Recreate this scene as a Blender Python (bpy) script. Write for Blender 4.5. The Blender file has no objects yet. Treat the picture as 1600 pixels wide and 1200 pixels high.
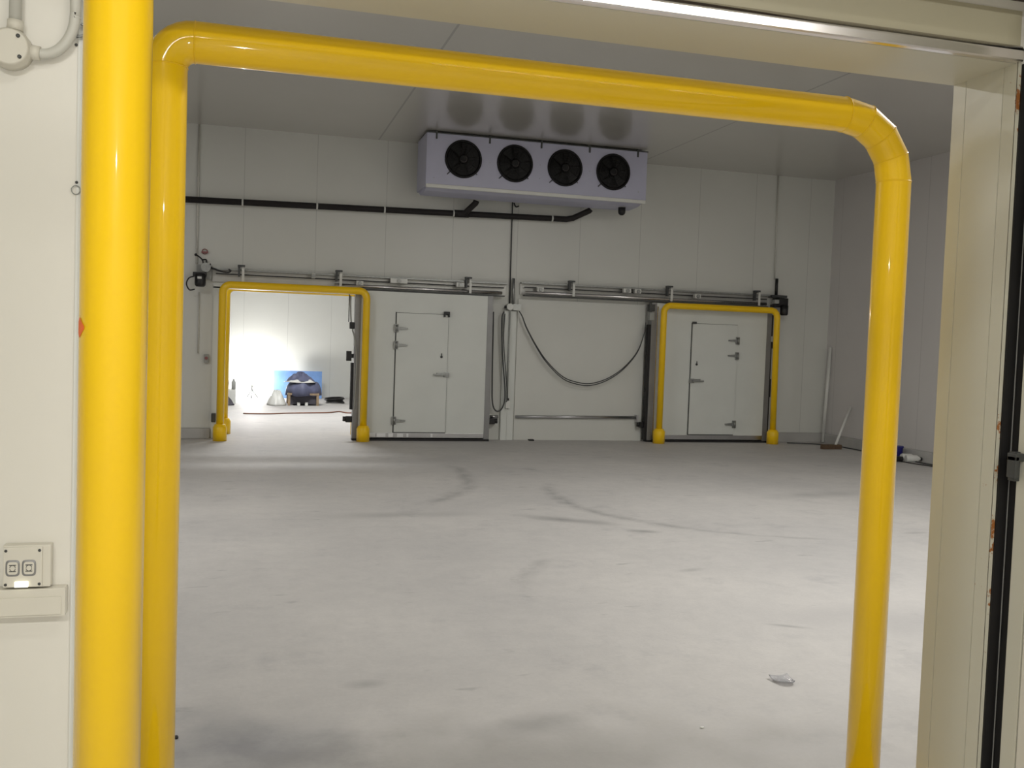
import bpy, bmesh, math, random
from mathutils import Vector, Matrix
random.seed(4)
PI = math.pi
scene = bpy.context.scene
COL = scene.collection

# ------------------------------------------------------------------ camera
CAM = Vector((0, 0, 1.55))
RIGHT = Vector((0.9634279514872713, -0.26564986990414624, 0.03516715673679055))
UP = Vector((-0.021535841733650637, 0.05405364443088974, 0.9983057703151685))
FWD = Vector((0.2671007109946789, 0.9625530375743714, -0.04635579836965288))
cam_d = bpy.data.cameras.new('camera')
cam = bpy.data.objects.new('camera', cam_d)
COL.objects.link(cam)
m = Matrix.Identity(4)
for i in range(3):
    m[i][0], m[i][1], m[i][2], m[i][3] = RIGHT[i], UP[i], -FWD[i], CAM[i]
cam.matrix_world = m
cam_d.sensor_width = 36.0
cam_d.lens = 36.0 * 1500 / 1600
cam_d.clip_start = 0.02
scene.camera = cam


def ray(px, py):
    return RIGHT * ((px - 800) / 1500) + UP * (-(py - 600) / 1500) + FWD


def at(px, py, y):
    """world point seen at photo pixel (px, py) on the plane Y = y"""
    d = ray(px, py)
    return CAM + d * (y / d.y)


def onfloor(px, py, z=0.0):
    d = ray(px, py)
    return CAM + d * ((z - CAM.z) / d.z)


# ------------------------------------------------------------------ materials
def new_mat(name):
    mt = bpy.data.materials.new(name)
    mt.use_nodes = True
    nt = mt.node_tree
    return mt, nt, nt.nodes['Principled BSDF']


def lin(r, g, b):
    f = lambda c: (c / 255 / 12.92) if c <= 10 else ((c / 255 + 0.055) / 1.055) ** 2.4
    return (f(r), f(g), f(b), 1)


def mat(name, col, rough=0.5, metal=0.0, var=0.06, scale=4.0, bump=0.0, coat=0.0, spec=0.5, bscale=None):
    """plain surface with a little procedural colour and roughness variation"""
    mt, nt, b = new_mat(name)
    N, Lk = nt.nodes, nt.links
    tc = N.new('ShaderNodeTexCoord')
    no = N.new('ShaderNodeTexNoise')
    no.inputs['Scale'].default_value = scale
    no.inputs['Detail'].default_value = 5
    Lk.new(tc.outputs['Object'], no.inputs['Vector'])
    cr = N.new('ShaderNodeValToRGB')
    c0 = tuple(max(0, c * (1 - var)) for c in col[:3]) + (1,)
    c1 = tuple(min(1, c * (1 + var)) for c in col[:3]) + (1,)
    cr.color_ramp.elements[0].position = 0.3
    cr.color_ramp.elements[1].position = 0.7
    cr.color_ramp.elements[0].color = c0
    cr.color_ramp.elements[1].color = c1
    Lk.new(no.outputs['Fac'], cr.inputs['Fac'])
    Lk.new(cr.outputs['Color'], b.inputs['Base Color'])
    b.inputs['Roughness'].default_value = rough
    b.inputs['Metallic'].default_value = metal
    b.inputs['Specular IOR Level'].default_value = spec
    b.inputs['Coat Weight'].default_value = coat
    b.inputs['Coat Roughness'].default_value = 0.05
    if bump:
        n2 = N.new('ShaderNodeTexNoise')
        n2.inputs['Scale'].default_value = bscale or scale * 8
        n2.inputs['Detail'].default_value = 3
        Lk.new(tc.outputs['Object'], n2.inputs['Vector'])
        bp = N.new('ShaderNodeBump')
        bp.inputs['Strength'].default_value = bump
        bp.inputs['Distance'].default_value = 0.01
        Lk.new(n2.outputs['Fac'], bp.inputs['Height'])
        Lk.new(bp.outputs['Normal'], b.inputs['Normal'])
    return mt


def mth(nt, op, a, b=None, clamp=False):
    n = nt.nodes.new('ShaderNodeMath')
    n.operation = op
    n.use_clamp = clamp
    for i, v in enumerate((a, b)):
        if v is None:
            continue
        if isinstance(v, (int, float)):
            n.inputs[i].default_value = v
        else:
            nt.links.new(v, n.inputs[i])
    return n.outputs[0]


def mixc(nt, fac, a, b, mode='MIX'):
    n = nt.nodes.new('ShaderNodeMix')
    n.data_type = 'RGBA'
    n.blend_type = mode
    for s, v in ((0, fac), (6, a), (7, b)):
        if isinstance(v, (int, float)):
            n.inputs[s].default_value = v
        elif isinstance(v, tuple):
            n.inputs[s].default_value = v
        else:
            nt.links.new(v, n.inputs[s])
    return n.outputs[2]


def panel_mat(name, col, rough, axis, period, offset, coat=0.0, coat_rough=0.1, groove=0.62, width=0.006, spec=0.5):
    """insulated sandwich panel: coated steel with a joint every `period` metres along world axis"""
    mt, nt, b = new_mat(name)
    N, Lk = nt.nodes, nt.links
    geo = N.new('ShaderNodeNewGeometry')
    sep = N.new('ShaderNodeSeparateXYZ')
    Lk.new(geo.outputs['Position'], sep.inputs[0])
    t = mth(nt, 'SUBTRACT', sep.outputs[axis], offset)
    t = mth(nt, 'DIVIDE', t, period)
    t = mth(nt, 'ADD', t, 0.5)
    t = mth(nt, 'FRACT', t)
    t = mth(nt, 'SUBTRACT', t, 0.5)
    t = mth(nt, 'ABSOLUTE', t)
    t = mth(nt, 'MULTIPLY', t, period)
    line = mth(nt, 'LESS_THAN', t, width)
    no = N.new('ShaderNodeTexNoise')
    no.inputs['Scale'].default_value = 1.3
    no.inputs['Detail'].default_value = 4
    Lk.new(geo.outputs['Position'], no.inputs['Vector'])
    base = mixc(nt, no.outputs['Fac'], tuple(c * 0.95 for c in col[:3]) + (1,), tuple(min(1, c * 1.05) for c in col[:3]) + (1,))
    dark = tuple(c * groove for c in col[:3]) + (1,)
    Lk.new(mixc(nt, line, base, dark), b.inputs['Base Color'])
    b.inputs['Roughness'].default_value = rough
    b.inputs['Specular IOR Level'].default_value = spec
    b.inputs['Coat Weight'].default_value = coat
    b.inputs['Coat Roughness'].default_value = coat_rough
    return mt


def floor_mat():
    mt, nt, b = new_mat('dusty_concrete')
    N, Lk = nt.nodes, nt.links
    geo = N.new('ShaderNodeNewGeometry')
    P = geo.outputs['Position']

    def noise(scale, detail=6, rough=0.6, sx=1, sy=1):
        mp = N.new('ShaderNodeMapping')
        mp.inputs['Scale'].default_value = (sx, sy, 1)
        Lk.new(P, mp.inputs['Vector'])
        n = N.new('ShaderNodeTexNoise')
        n.inputs['Scale'].default_value = scale
        n.inputs['Detail'].default_value = detail
        n.inputs['Roughness'].default_value = rough
        Lk.new(mp.outputs[0], n.inputs['Vector'])
        return n.outputs['Fac']

    def ramp(v, p0, p1):
        r = N.new('ShaderNodeMapRange')
        r.inputs['From Min'].default_value = p0
        r.inputs['From Max'].default_value = p1
        Lk.new(v, r.inputs['Value'])
        return r.outputs[0]
    c = mixc(nt, ramp(noise(0.55), 0.3, 0.7), lin(186, 184, 182), lin(206, 203, 199))
    # cement stains: blotches and short scuffs
    st = ramp(noise(1.7, 8, 0.7), 0.56, 0.78)
    c = mixc(nt, mth(nt, 'MULTIPLY', st, 0.55), c, lin(150, 150, 153))
    sc = ramp(noise(2.6, 4, 0.55, 1.0, 3.0), 0.66, 0.74)
    c = mixc(nt, mth(nt, 'MULTIPLY', sc, 0.40), c, lin(120, 121, 122))
    fine = ramp(noise(40, 3), 0.2, 0.8)
    c = mixc(nt, mth(nt, 'MULTIPLY', fine, 0.14), c, lin(140, 138, 136))
    mid = ramp(noise(7.0, 6, 0.7), 0.42, 0.75)
    c = mixc(nt, mth(nt, 'MULTIPLY', mid, 0.22), c, lin(152, 151, 152))
    sep = N.new('ShaderNodeSeparateXYZ')
    Lk.new(P, sep.inputs[0])
    X, Y = sep.outputs[0], sep.outputs[1]
    wob = mth(nt, 'MULTIPLY', mth(nt, 'SUBTRACT', noise(1.2, 3), 0.5), 0.25)

    def arc(cx, cy, r, a0, a1, w, k):
        """tyre mark: ring of radius r around (cx, cy) between two angles"""
        nonlocal c
        dx, dy = mth(nt, 'SUBTRACT', X, cx), mth(nt, 'SUBTRACT', Y, cy)
        d = mth(nt, 'SQRT', mth(nt, 'ADD', mth(nt, 'MULTIPLY', dx, dx), mth(nt, 'MULTIPLY', dy, dy)))
        d = mth(nt, 'ABSOLUTE', mth(nt, 'SUBTRACT', mth(nt, 'ADD', d, wob), r))
        f = mth(nt, 'SUBTRACT', 1.0, mth(nt, 'DIVIDE', d, w), True)
        mid, half = math.radians((a0 + a1) / 2), math.radians((a1 - a0) / 2)
        # rotate so that the arc's middle points along +x
        u = mth(nt, 'ADD', mth(nt, 'MULTIPLY', dx, math.cos(mid)), mth(nt, 'MULTIPLY', dy, math.sin(mid)))
        v = mth(nt, 'SUBTRACT', mth(nt, 'MULTIPLY', dy, math.cos(mid)), mth(nt, 'MULTIPLY', dx, math.sin(mid)))
        ang = mth(nt, 'ABSOLUTE', mth(nt, 'ARCTAN2', v, u))
        g = mth(nt, 'MULTIPLY', mth(nt, 'SUBTRACT', half, ang), 6.0, True)
        f = mth(nt, 'MULTIPLY', mth(nt, 'MULTIPLY', f, g), k)
        f = mth(nt, 'MULTIPLY', f, ramp(noise(5.0, 4), 0.25, 0.6))
        c = mixc(nt, f, c, lin(95, 96, 98))
    arc(-0.387, 10.712, 2.82, -48, 16, 0.13, 0.42)
    arc(5.073, 8.893, 2.08, 150, 232, 0.11, 0.42)
    arc(5.073, 8.893, 2.08, 220, 262, 0.05, 0.30)
    arc(3.376, 5.251, 1.74, 132, 170, 0.08, 0.30)

    def blob(cx, cy, rx, ry, rot, k, col=(95, 97, 98)):
        nonlocal c
        dx, dy = mth(nt, 'SUBTRACT', X, cx), mth(nt, 'SUBTRACT', Y, cy)
        cs, sn = math.cos(rot), math.sin(rot)
        u = mth(nt, 'DIVIDE', mth(nt, 'ADD', mth(nt, 'MULTIPLY', dx, cs), mth(nt, 'MULTIPLY', dy, sn)), rx)
        v = mth(nt, 'DIVIDE', mth(nt, 'SUBTRACT', mth(nt, 'MULTIPLY', dy, cs), mth(nt, 'MULTIPLY', dx, sn)), ry)
        d = mth(nt, 'SQRT', mth(nt, 'ADD', mth(nt, 'MULTIPLY', u, u), mth(nt, 'MULTIPLY', v, v)))
        d = mth(nt, 'ADD', d, mth(nt, 'MULTIPLY', mth(nt, 'SUBTRACT', noise(3.5, 5), 0.5), 1.6))
        f = mth(nt, 'MULTIPLY', mth(nt, 'SUBTRACT', 1.15, d, True), k)
        c = mixc(nt, f, c, lin(*col))
    blob(2.72, 7.84, 0.42, 0.13, -0.55, 0.50)
    blob(3.20, 7.31, 0.16, 0.07, -0.3, 0.5)
    blob(2.95, 4.70, 0.14, 0.03, -0.5, 0.45)
    blob(3.0, 6.0, 0.13, 0.05, 0.3, 0.3)
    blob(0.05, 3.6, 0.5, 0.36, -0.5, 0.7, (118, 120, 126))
    blob(1.10, 3.62, 0.35, 0.12, 0.1, 0.45, (135, 134, 134))
    blob(0.55, 4.2, 0.10, 0.06, 0.1, 0.3)
    blob(5.6, 7.0, 0.15, 0.06, 0.1, 0.35)
    blob(0.9, 3.25, 1.4, 0.5, 0.05, 0.6, (140, 138, 134))
    blob(6.0, 9.0, 0.8, 0.2, 0.2, 0.25)
    blob(1.3, 8.2, 0.8, 0.15, 0.0, 0.25)
    blob(3.9, 4.6, 1.0, 0.35, -0.4, 0.3, (140, 139, 142))
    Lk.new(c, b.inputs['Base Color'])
    b.inputs['Roughness'].default_value = 0.62
    b.inputs['Specular IOR Level'].default_value = 0.35
    bp = N.new('ShaderNodeBump')
    bp.inputs['Strength'].default_value = 0.12
    bp.inputs['Distance'].default_value = 0.01
    Lk.new(noise(60, 4), bp.inputs['Height'])
    Lk.new(bp.outputs['Normal'], b.inputs['Normal'])
    return mt


def rust_trim_mat():
    """cream painted trim with ragged orange rust along the exposed corner"""
    mt, nt, b = new_mat('cream_trim_with_rust')
    N, Lk = nt.nodes, nt.links
    geo = N.new('ShaderNodeNewGeometry')
    no = N.new('ShaderNodeTexNoise')
    no.inputs['Scale'].default_value = 28
    no.inputs['Detail'].default_value = 7
    no.inputs['Roughness'].default_value = 0.7
    Lk.new(geo.outputs['Position'], no.inputs['Vector'])
    sep = N.new('ShaderNodeSeparateXYZ')
    Lk.new(geo.outputs['Position'], sep.inputs[0])
    Z, Y = sep.outputs[2], sep.outputs[1]
    total = None
    for (z0, h) in ((1.36, 0.07), (1.06, 0.11), (0.88, 0.05), (1.24, 0.05), (2.24, 0.10)):
        f = mth(nt, 'SUBTRACT', 1.0, mth(nt, 'DIVIDE', mth(nt, 'ABSOLUTE', mth(nt, 'SUBTRACT', Z, z0)), h), True)
        total = f if total is None else mth(nt, 'MAXIMUM', total, f)
    near = mth(nt, 'SUBTRACT', 1.0, mth(nt, 'DIVIDE', mth(nt, 'SUBTRACT', Y, 2.176), 0.009), True)
    k = mth(nt, 'MULTIPLY', mth(nt, 'MULTIPLY', total, near), 1.0)
    k = mth(nt, 'ADD', k, mth(nt, 'MULTIPLY', mth(nt, 'SUBTRACT', no.outputs['Fac'], 0.66), 4.0))
    k = mth(nt, 'MULTIPLY', k, 5.0, True)
    Lk.new(mixc(nt, k, CREAM, lin(156, 98, 48)), b.inputs['Base Color'])
    b.inputs['Roughness'].default_value = 0.45
    return mt


def glow(name, col, strength):
    mt, nt, b = new_mat(name)
    b.inputs['Base Color'].default_value = col
    b.inputs['Emission Color'].default_value = col
    b.inputs['Emission Strength'].default_value = strength
    return mt


CREAM = lin(200, 198, 183)
M = {}
M['wall'] = panel_mat('white_sandwich_panel', lin(214, 215, 209), 0.38, 0, 1.01, -0.08, groove=0.8, width=0.005)
M['wall_side'] = panel_mat('side_sandwich_panel', lin(208, 205, 203), 0.38, 1, 1.05, 14.0, groove=0.82, width=0.005)
M['ceil'] = panel_mat('glossy_ceiling_panel', lin(188, 185, 177), 0.32, 0, 4.1, 5.90, coat=1.0, coat_rough=0.17, width=0.012)
M['near'] = panel_mat('cream_sandwich_panel', lin(226, 223, 214), 0.36, 0, 1.1, -0.95)
M['panelwhite'] = mat('plain_white_panel', lin(212, 213, 207), 0.36, var=0.03, scale=1.5)
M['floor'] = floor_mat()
M['kerb'] = mat('grey_concrete_kerb', lin(176, 175, 172), 0.7, var=0.08, scale=3, bump=0.2)
M['cream'] = mat('cream_painted_steel', CREAM, 0.34, var=0.03, scale=2)
M['lintel'] = mat('shaded_beige_lintel', lin(182, 176, 152), 0.4, var=0.03, scale=2)  # beige darkened to stand in for weaker light on the lintel
M['rust'] = rust_trim_mat()
M['white'] = mat('white_painted_metal', lin(218, 219, 214), 0.35, var=0.03)
M['door'] = mat('white_door_skin', lin(217, 220, 215), 0.33, var=0.03, scale=2)
M['yellow'] = mat('glossy_yellow_paint', (0.94, 0.59, 0.003, 1), 0.4, var=0.03, scale=3, coat=0.7, bump=0.05, bscale=14, spec=0.2)
M['unit'] = mat('lavender_white_casing', lin(186, 187, 208), 0.42, var=0.02)
M['black'] = mat('black_plastic', lin(24, 24, 25), 0.45, var=0.15)
M['fan'] = mat('black_fan_metal', lin(11, 10, 11), 0.5, var=0.1, spec=0.3)
M['hub'] = mat('grey_fan_hub', lin(60, 54, 52), 0.4, var=0.1)
M['rubber'] = mat('black_rubber', lin(28, 27, 28), 0.6, var=0.2)
M['foam'] = mat('black_pipe_insulation', lin(30, 26, 26), 0.7, var=0.2, scale=20, bump=0.3)
M['alu'] = mat('brushed_aluminium', lin(190, 190, 192), 0.3, metal=1.0, var=0.06, scale=9)
M['strip'] = mat('aluminium_edging', lin(228, 224, 224), 0.2, metal=1.0, var=0.02)
M['bright'] = mat('polished_aluminium_strip', lin(205, 203, 203), 0.2, metal=1.0, var=0.02)
M['galv'] = mat('galvanised_steel', lin(150, 152, 150), 0.42, metal=0.8, var=0.15, scale=30)
M['plate'] = mat('pale_grey_plate', lin(188, 188, 184), 0.35, metal=0.35, var=0.05)
M['edge'] = mat('grey_door_edging', lin(140, 140, 140), 0.4, metal=0.4, var=0.1)
M['grey'] = mat('grey_plastic', lin(160, 162, 158), 0.5, var=0.05)
M['dgrey'] = mat('dark_grey_metal', lin(72, 74, 74), 0.45, metal=0.3, var=0.15)
M['pvc'] = mat('pale_conduit', lin(205, 204, 196), 0.45, var=0.04)
M['film'] = mat('peeling_white_film', lin(235, 236, 236), 0.25, var=0.04)
M['blue'] = mat('blue_foam_board', lin(112, 150, 205), 0.7, var=0.12, scale=6)
M['tarp'] = mat('navy_tarpaulin', lin(92, 96, 122), 0.55, var=0.2, scale=5, bump=0.4, bscale=9)
M['timber'] = mat('rough_timber', lin(150, 130, 105), 0.7, var=0.2, scale=12)
M['bristle'] = mat('brown_broom_wood', lin(98, 78, 58), 0.75, var=0.25, scale=40, bump=0.4)
M['dblue'] = mat('dark_blue_plastic', lin(38, 38, 120), 0.4, var=0.1)
M['bag'] = mat('dark_grey_cloth', lin(70, 68, 76), 0.8, var=0.2, bump=0.4)
M['orange'] = mat('orange_patch', lin(240, 110, 40), 0.5, var=0.05)
M['red'] = mat('dull_red_plastic', lin(150, 95, 95), 0.5, var=0.1)
M['brown'] = mat('brown_hose', lin(120, 80, 60), 0.6, var=0.1)
M['trunk'] = mat('cream_trunking', lin(216, 212, 200), 0.42, var=0.03)
M['lampglow'] = glow('work_lamp_glow', (1.0, 0.98, 0.96, 1), 470.0)
M['track'] = mat('dark_brown_metal', lin(74, 64, 56), 0.5, metal=0.4, var=0.2)  # dark brown metal of the track above the near lintel


def film_mat():
    mt, nt, b = new_mat('clear_plastic_film')
    b.inputs['Base Color'].default_value = lin(235, 235, 238)
    b.inputs['Roughness'].default_value = 0.12
    b.inputs['Transmission Weight'].default_value = 0.75
    b.inputs['IOR'].default_value = 1.3
    return mt


M['clear'] = film_mat()


# ------------------------------------------------------------------ mesh helpers
class MB:
    def __init__(self):
        self.bm = bmesh.new()

    def box(self, x0, x1, y0, y1, z0, z1, bev=0.0, rot=None, piv=None):
        vs = [self.bm.verts.new((x, y, z)) for x in (x0, x1) for y in (y0, y1) for z in (z0, z1)]
        idx = ((0, 1, 3, 2), (4, 6, 7, 5), (0, 4, 5, 1), (2, 3, 7, 6), (0, 2, 6, 4), (1, 5, 7, 3))
        fs = [self.bm.faces.new([vs[i] for i in f]) for f in idx]
        geom = list(vs)
        if bev > 0:
            es = list({e for f in fs for e in f.edges})
            r = bmesh.ops.bevel(self.bm, geom=es, offset=bev, segments=2, affect='EDGES', profile=0.7)
            geom = list({v for f in r['faces'] for v in f.verts} | {v for v in vs if v.is_valid})
        if rot is not None:
            bmesh.ops.rotate(self.bm, verts=geom, cent=piv or ((x0 + x1) / 2, (y0 + y1) / 2, (z0 + z1) / 2), matrix=rot)
        return self

    def ring(self, c, t, r, n, ref):
        t = t.normalized()
        a = (ref - t * ref.dot(t)).normalized()
        b = t.cross(a)
        return [self.bm.verts.new(c + a * (r * math.cos(2 * PI * k / n)) + b * (r * math.sin(2 * PI * k / n))) for k in range(n)]

    def tube(self, pts, r, n=16, caps=True, miter=True, crease=()):
        """round tube along a polyline with mitred joints; crease = indices of joints kept sharp"""
        pts = [Vector(p) for p in pts]
        rr = r if isinstance(r, (list, tuple)) else [r] * len(pts)
        dirs = [(pts[i + 1] - pts[i]).normalized() for i in range(len(pts) - 1)]
        d0 = dirs[0]
        ref = Vector((0, 0, 1)) if abs(d0.z) < 0.9 else Vector((1, 0, 0))
        a = (ref - d0 * ref.dot(d0)).normalized()
        prev = None
        for i, p in enumerate(pts):
            if i == 0:
                t, s, bis = dirs[0], 1, None
            elif i == len(pts) - 1:
                t, bis = dirs[-1], None
            else:
                t = dirs[i]
                bis = (dirs[i - 1] + dirs[i])
                bis = bis.normalized() if bis.length > 1e-6 else dirs[i]
            din = dirs[i - 1] if i > 0 else dirs[0]
            # section in the incoming direction's frame, sheared on to the mitre plane
            a = (a - din * a.dot(din)).normalized()
            b = din.cross(a)
            vs = []
            for k in range(n):
                o = a * (rr[i] * math.cos(2 * PI * k / n)) + b * (rr[i] * math.sin(2 * PI * k / n))
                if bis is not None and miter:
                    dn = din.dot(bis)
                    if abs(dn) > 0.2:
                        o = o - din * (o.dot(bis) / dn)
                vs.append(self.bm.verts.new(p + o))
            if i < len(pts) - 1 and i > 0:
                q = dirs[i - 1].rotation_difference(dirs[i])
                a = q @ a
            if prev:
                for k in range(n):
                    f = self.bm.faces.new((prev[k], prev[(k + 1) % n], vs[(k + 1) % n], vs[k]))
                    f.smooth = True
            elif caps:
                self.bm.faces.new(list(reversed(vs)))
            if i in crease:
                # repeat the ring so that shading breaks at the weld
                prev = [self.bm.verts.new(v.co) for v in vs]
            else:
                prev = vs
        if caps:
            self.bm.faces.new(prev)
        return self

    def cyl(self, p0, p1, r, n=16):
        return self.tube([p0, p1], r, n)

    def lathe(self, base, axis, prof, n=20):
        """prof = [(radius, distance along axis)]"""
        base, axis = Vector(base), Vector(axis).normalized()
        ref = Vector((0, 0, 1)) if abs(axis.z) < 0.9 else Vector((1, 0, 0))
        prev = None
        for r, h in prof:
            vs = self.ring(base + axis * h, axis, max(r, 1e-4), n, ref)
            if prev:
                for k in range(n):
                    f = self.bm.faces.new((prev[k], prev[(k + 1) % n], vs[(k + 1) % n], vs[k]))
                    f.smooth = True
            else:
                self.bm.faces.new(list(reversed(vs)))
            prev = vs
        self.bm.faces.new(prev)
        return self

    def torus(self, c, axis, R, r, n=24, k=8, a0=0.0, a1=2 * PI):
        c, axis = Vector(c), Vector(axis).normalized()
        ref = Vector((0, 0, 1)) if abs(axis.z) < 0.9 else Vector((1, 0, 0))
        u = (ref - axis * ref.dot(axis)).normalized()
        v = axis.cross(u)
        full = abs(a1 - a0 - 2 * PI) < 1e-6
        rings = []
        cnt = n if full else n + 1
        for i in range(cnt):
            t = a0 + (a1 - a0) * i / n
            d = u * math.cos(t) + v * math.sin(t)
            rings.append([self.bm.verts.new(c + d * (R + r * math.cos(2 * PI * j / k)) + axis * (r * math.sin(2 * PI * j / k))) for j in range(k)])
        for i in range(n):
            A, B = rings[i], rings[(i + 1) % cnt]
            for j in range(k):
                f = self.bm.faces.new((A[j], A[(j + 1) % k], B[(j + 1) % k], B[j]))
                f.smooth = True
        return self

    def sphere(self, c, r, sc=(1, 1, 1), seg=16):
        mtx = Matrix.Translation(c) @ Matrix.Diagonal((sc[0], sc[1], sc[2], 1))
        g = bmesh.ops.create_uvsphere(self.bm, u_segments=seg, v_segments=seg // 2 + 2, radius=r, matrix=mtx)
        for v in g['verts']:
            for f in v.link_faces:
                f.smooth = True
        return self

    def prism(self, poly, axis, a0, a1):
        """extrude a polygon given in the two remaining axes along axis 0/1/2"""
        def P(u, v, w):
            q = [u, v]
            q.insert(axis, w)
            return q
        A = [self.bm.verts.new(P(u, v, a0)) for u, v in poly]
        B = [self.bm.verts.new(P(u, v, a1)) for u, v in poly]
        n = len(poly)
        self.bm.faces.new(A)
        self.bm.faces.new(list(reversed(B)))
        for i in range(n):
            self.bm.faces.new((A[i], B[i], B[(i + 1) % n], A[(i + 1) % n]))
        return self

    def build(self, name, material, parent=None, origin=None):
        bmesh.ops.recalc_face_normals(self.bm, faces=self.bm.faces)
        if parent is not None:
            org = Vector(parent['_org']) if '_org' in parent else Vector((0, 0, 0))
        elif origin is not None:
            org = Vector(origin)
        else:
            cs = [v.co for v in self.bm.verts]
            org = Vector(((min(c.x for c in cs) + max(c.x for c in cs)) / 2, (min(c.y for c in cs) + max(c.y for c in cs)) / 2, min(c.z for c in cs)))
        for v in self.bm.verts:
            v.co -= org
        me = bpy.data.meshes.new(name)
        self.bm.to_mesh(me)
        self.bm.free()
        me.materials.append(material)
        o = bpy.data.objects.new(name, me)
        COL.objects.link(o)
        o['_org'] = tuple(org)
        if parent is not None:
            o.parent = parent
        else:
            o.location = org
        return o


def tag(o, label, cat, group=None):
    o['label'] = label
    o['category'] = cat
    if group:
        o['group'] = group
    return o


def thing(name, loc, label, cat, group=None):
    o = bpy.data.objects.new(name, None)
    COL.objects.link(o)
    o.empty_display_size = 0.1
    o.location = loc
    o['_org'] = tuple(loc)
    return tag(o, label, cat, group)


def struct(o):
    o['kind'] = 'structure'
    return o


def smooth_path(pts, n=8):
    """Catmull-Rom through the points"""
    P = [Vector(p) for p in pts]
    P = [P[0] * 2 - P[1]] + P + [P[-1] * 2 - P[-2]]
    out = []
    for i in range(1, len(P) - 2):
        for k in range(n):
            t = k / n
            a, b, c, d = P[i - 1], P[i], P[i + 1], P[i + 2]
            out.append(0.5 * (2 * b + (c - a) * t + (2 * a - 5 * b + 4 * c - d) * t * t + (3 * b - a - 3 * c + d) * t ** 3))
    out.append(P[-2])
    return out


# ------------------------------------------------------------------ the setting
YN0, YN1 = 2.18, 2.42          # doorway wall, outer and inner face
YF0, YF1 = 14.25, 14.45        # far wall of the cold room
ZC = 4.40
XL, XR = -3.6, 9.46
OX0, OX1, OZ = -0.335, 1.993, 2.345   # near opening
FX0, FX1, FZ = -0.33, 1.60, 2.13      # far opening
YB = 23.4                      # back wall of the room beyond

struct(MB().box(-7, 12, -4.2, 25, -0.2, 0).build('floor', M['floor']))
struct(MB().box(XL - 0.2, XR + 0.2, YN0, 24, ZC, ZC + 0.2).build('ceiling', M['ceil']))
w = MB()
w.box(XL - 0.2, FX0, YF0, YF1, 0, ZC)
w.box(FX1, XR + 0.2, YF0, YF1, 0, ZC)
w.box(FX0, FX1, YF0, YF1, FZ, ZC)
struct(w.build('wall_far', M['wall']))
struct(MB().box(XR, XR + 0.2, YN1, YF0, 0, ZC).build('wall_right', M['wall_side']))
struct(MB().box(XL - 0.2, XL, YN1, YF0, 0, ZC).build('wall_left', M['wall_side']))
w = MB()
w.box(XL - 0.2, OX0, YN0, YN1, 0, ZC)
w.box(OX1, XR + 0.2, YN0, YN1, 0, ZC)
w.box(OX0, OX1, YN0, YN1, OZ, ZC)
struct(w.build('wall_near', M['near']))
# room beyond the left far door
struct(MB().box(-5.2, 6.2, YB, YB + 0.2, 0, ZC).build('wall_back', M['wall']))
struct(MB().box(-5.2, -5.0, YF1, YB, 0, ZC).build('wall_back_left', M['wall_side']))
struct(MB().box(6.0, 6.2, YF1, YB, 0, ZC).build('wall_back_right', M['wall_side']))
# corridor the picture is taken from
struct(MB().box(XL, 6.0, -4.2, -4.0, 0, 3.6).build('wall_corridor_back', M['cream']))
struct(MB().box(XL - 0.2, XL, -4.2, YN0, 0, 3.6).build('wall_corridor_left', M['cream']))
struct(MB().box(6.0, 6.2, -4.2, YN0, 0, 3.6).build('wall_corridor_right', M['cream']))
struct(MB().box(XL - 0.2, 6.2, -4.2, YN0, 3.6, 3.8).build('ceiling_corridor', M['cream']))
# concrete kerbs at the foot of the walls
struct(MB().box(XL, -0.48, 14.13, YF0, 0, 0.145, 0.015).build('baseboard_far_left', M['kerb']))
struct(MB().box(8.42, XR, 14.13, YF0, 0, 0.155, 0.015).build('baseboard_far_right', M['kerb']))
struct(MB().box(9.36, XR, YN1, 14.13, 0, 0.155, 0.015).build('baseboard_right', M['kerb']))
# casings on the far wall: left door surround and landing panels of both doors
cz = MB().box(-0.47, FX0, YF0 - 0.018, YF0, 0, 2.15)
cz.box(-0.47, FX1, YF0 - 0.018, YF0, FZ, 2.20)
struct(cz.build('trim_1', M['door']))
struct(MB().box(3.60, 3.735, YF0 - 0.018, YF0, 0, 2.135).build('trim_2', M['panelwhite']))
struct(MB().box(4.00, 6.12, YF0 - 0.018, YF0, 0, 2.175, 0.004).build('trim_3', M['panelwhite']))
# near doorway: painted jamb liners with seams, corner trims, lintel liner
struct(MB().box(OX1 - 0.003, OX1, 2.372, YN1 + 0.003, 0, OZ).build('trim_4', M['cream']))
struct(MB().box(OX1 - 0.003, OX1, 2.228, 2.370, 0, OZ).build('trim_5', M['cream']))
jt = MB().box(OX1 - 0.003, OX1, YN0 - 0.002, 2.226, 0, OZ)
jt.box(OX1 - 0.003, OX1 + 0.007, YN0 - 0.004, YN0, 0, OZ)
struct(jt.build('trim_6', M['rust']))
struct(MB().box(OX0, OX1 - 0.003, YN0 + 0.004, YN1 + 0.003, OZ - 0.003, OZ).build('trim_7', M['cream']))
lt = MB().box(OX0, OX0 + 0.003, YN0 - 0.002, YN1 + 0.003, 0, OZ - 0.003)
lt.box(OX0 - 0.012, OX0 + 0.003, YN0 - 0.004, YN0 - 0.001, 0, 2.6)
struct(lt.build('trim_8', M['white']))
struct(MB().box(OX0, OX1, YN0 - 0.003, YN0, OZ + 0.042, 2.48).build('trim_9', M['lintel']))
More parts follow.
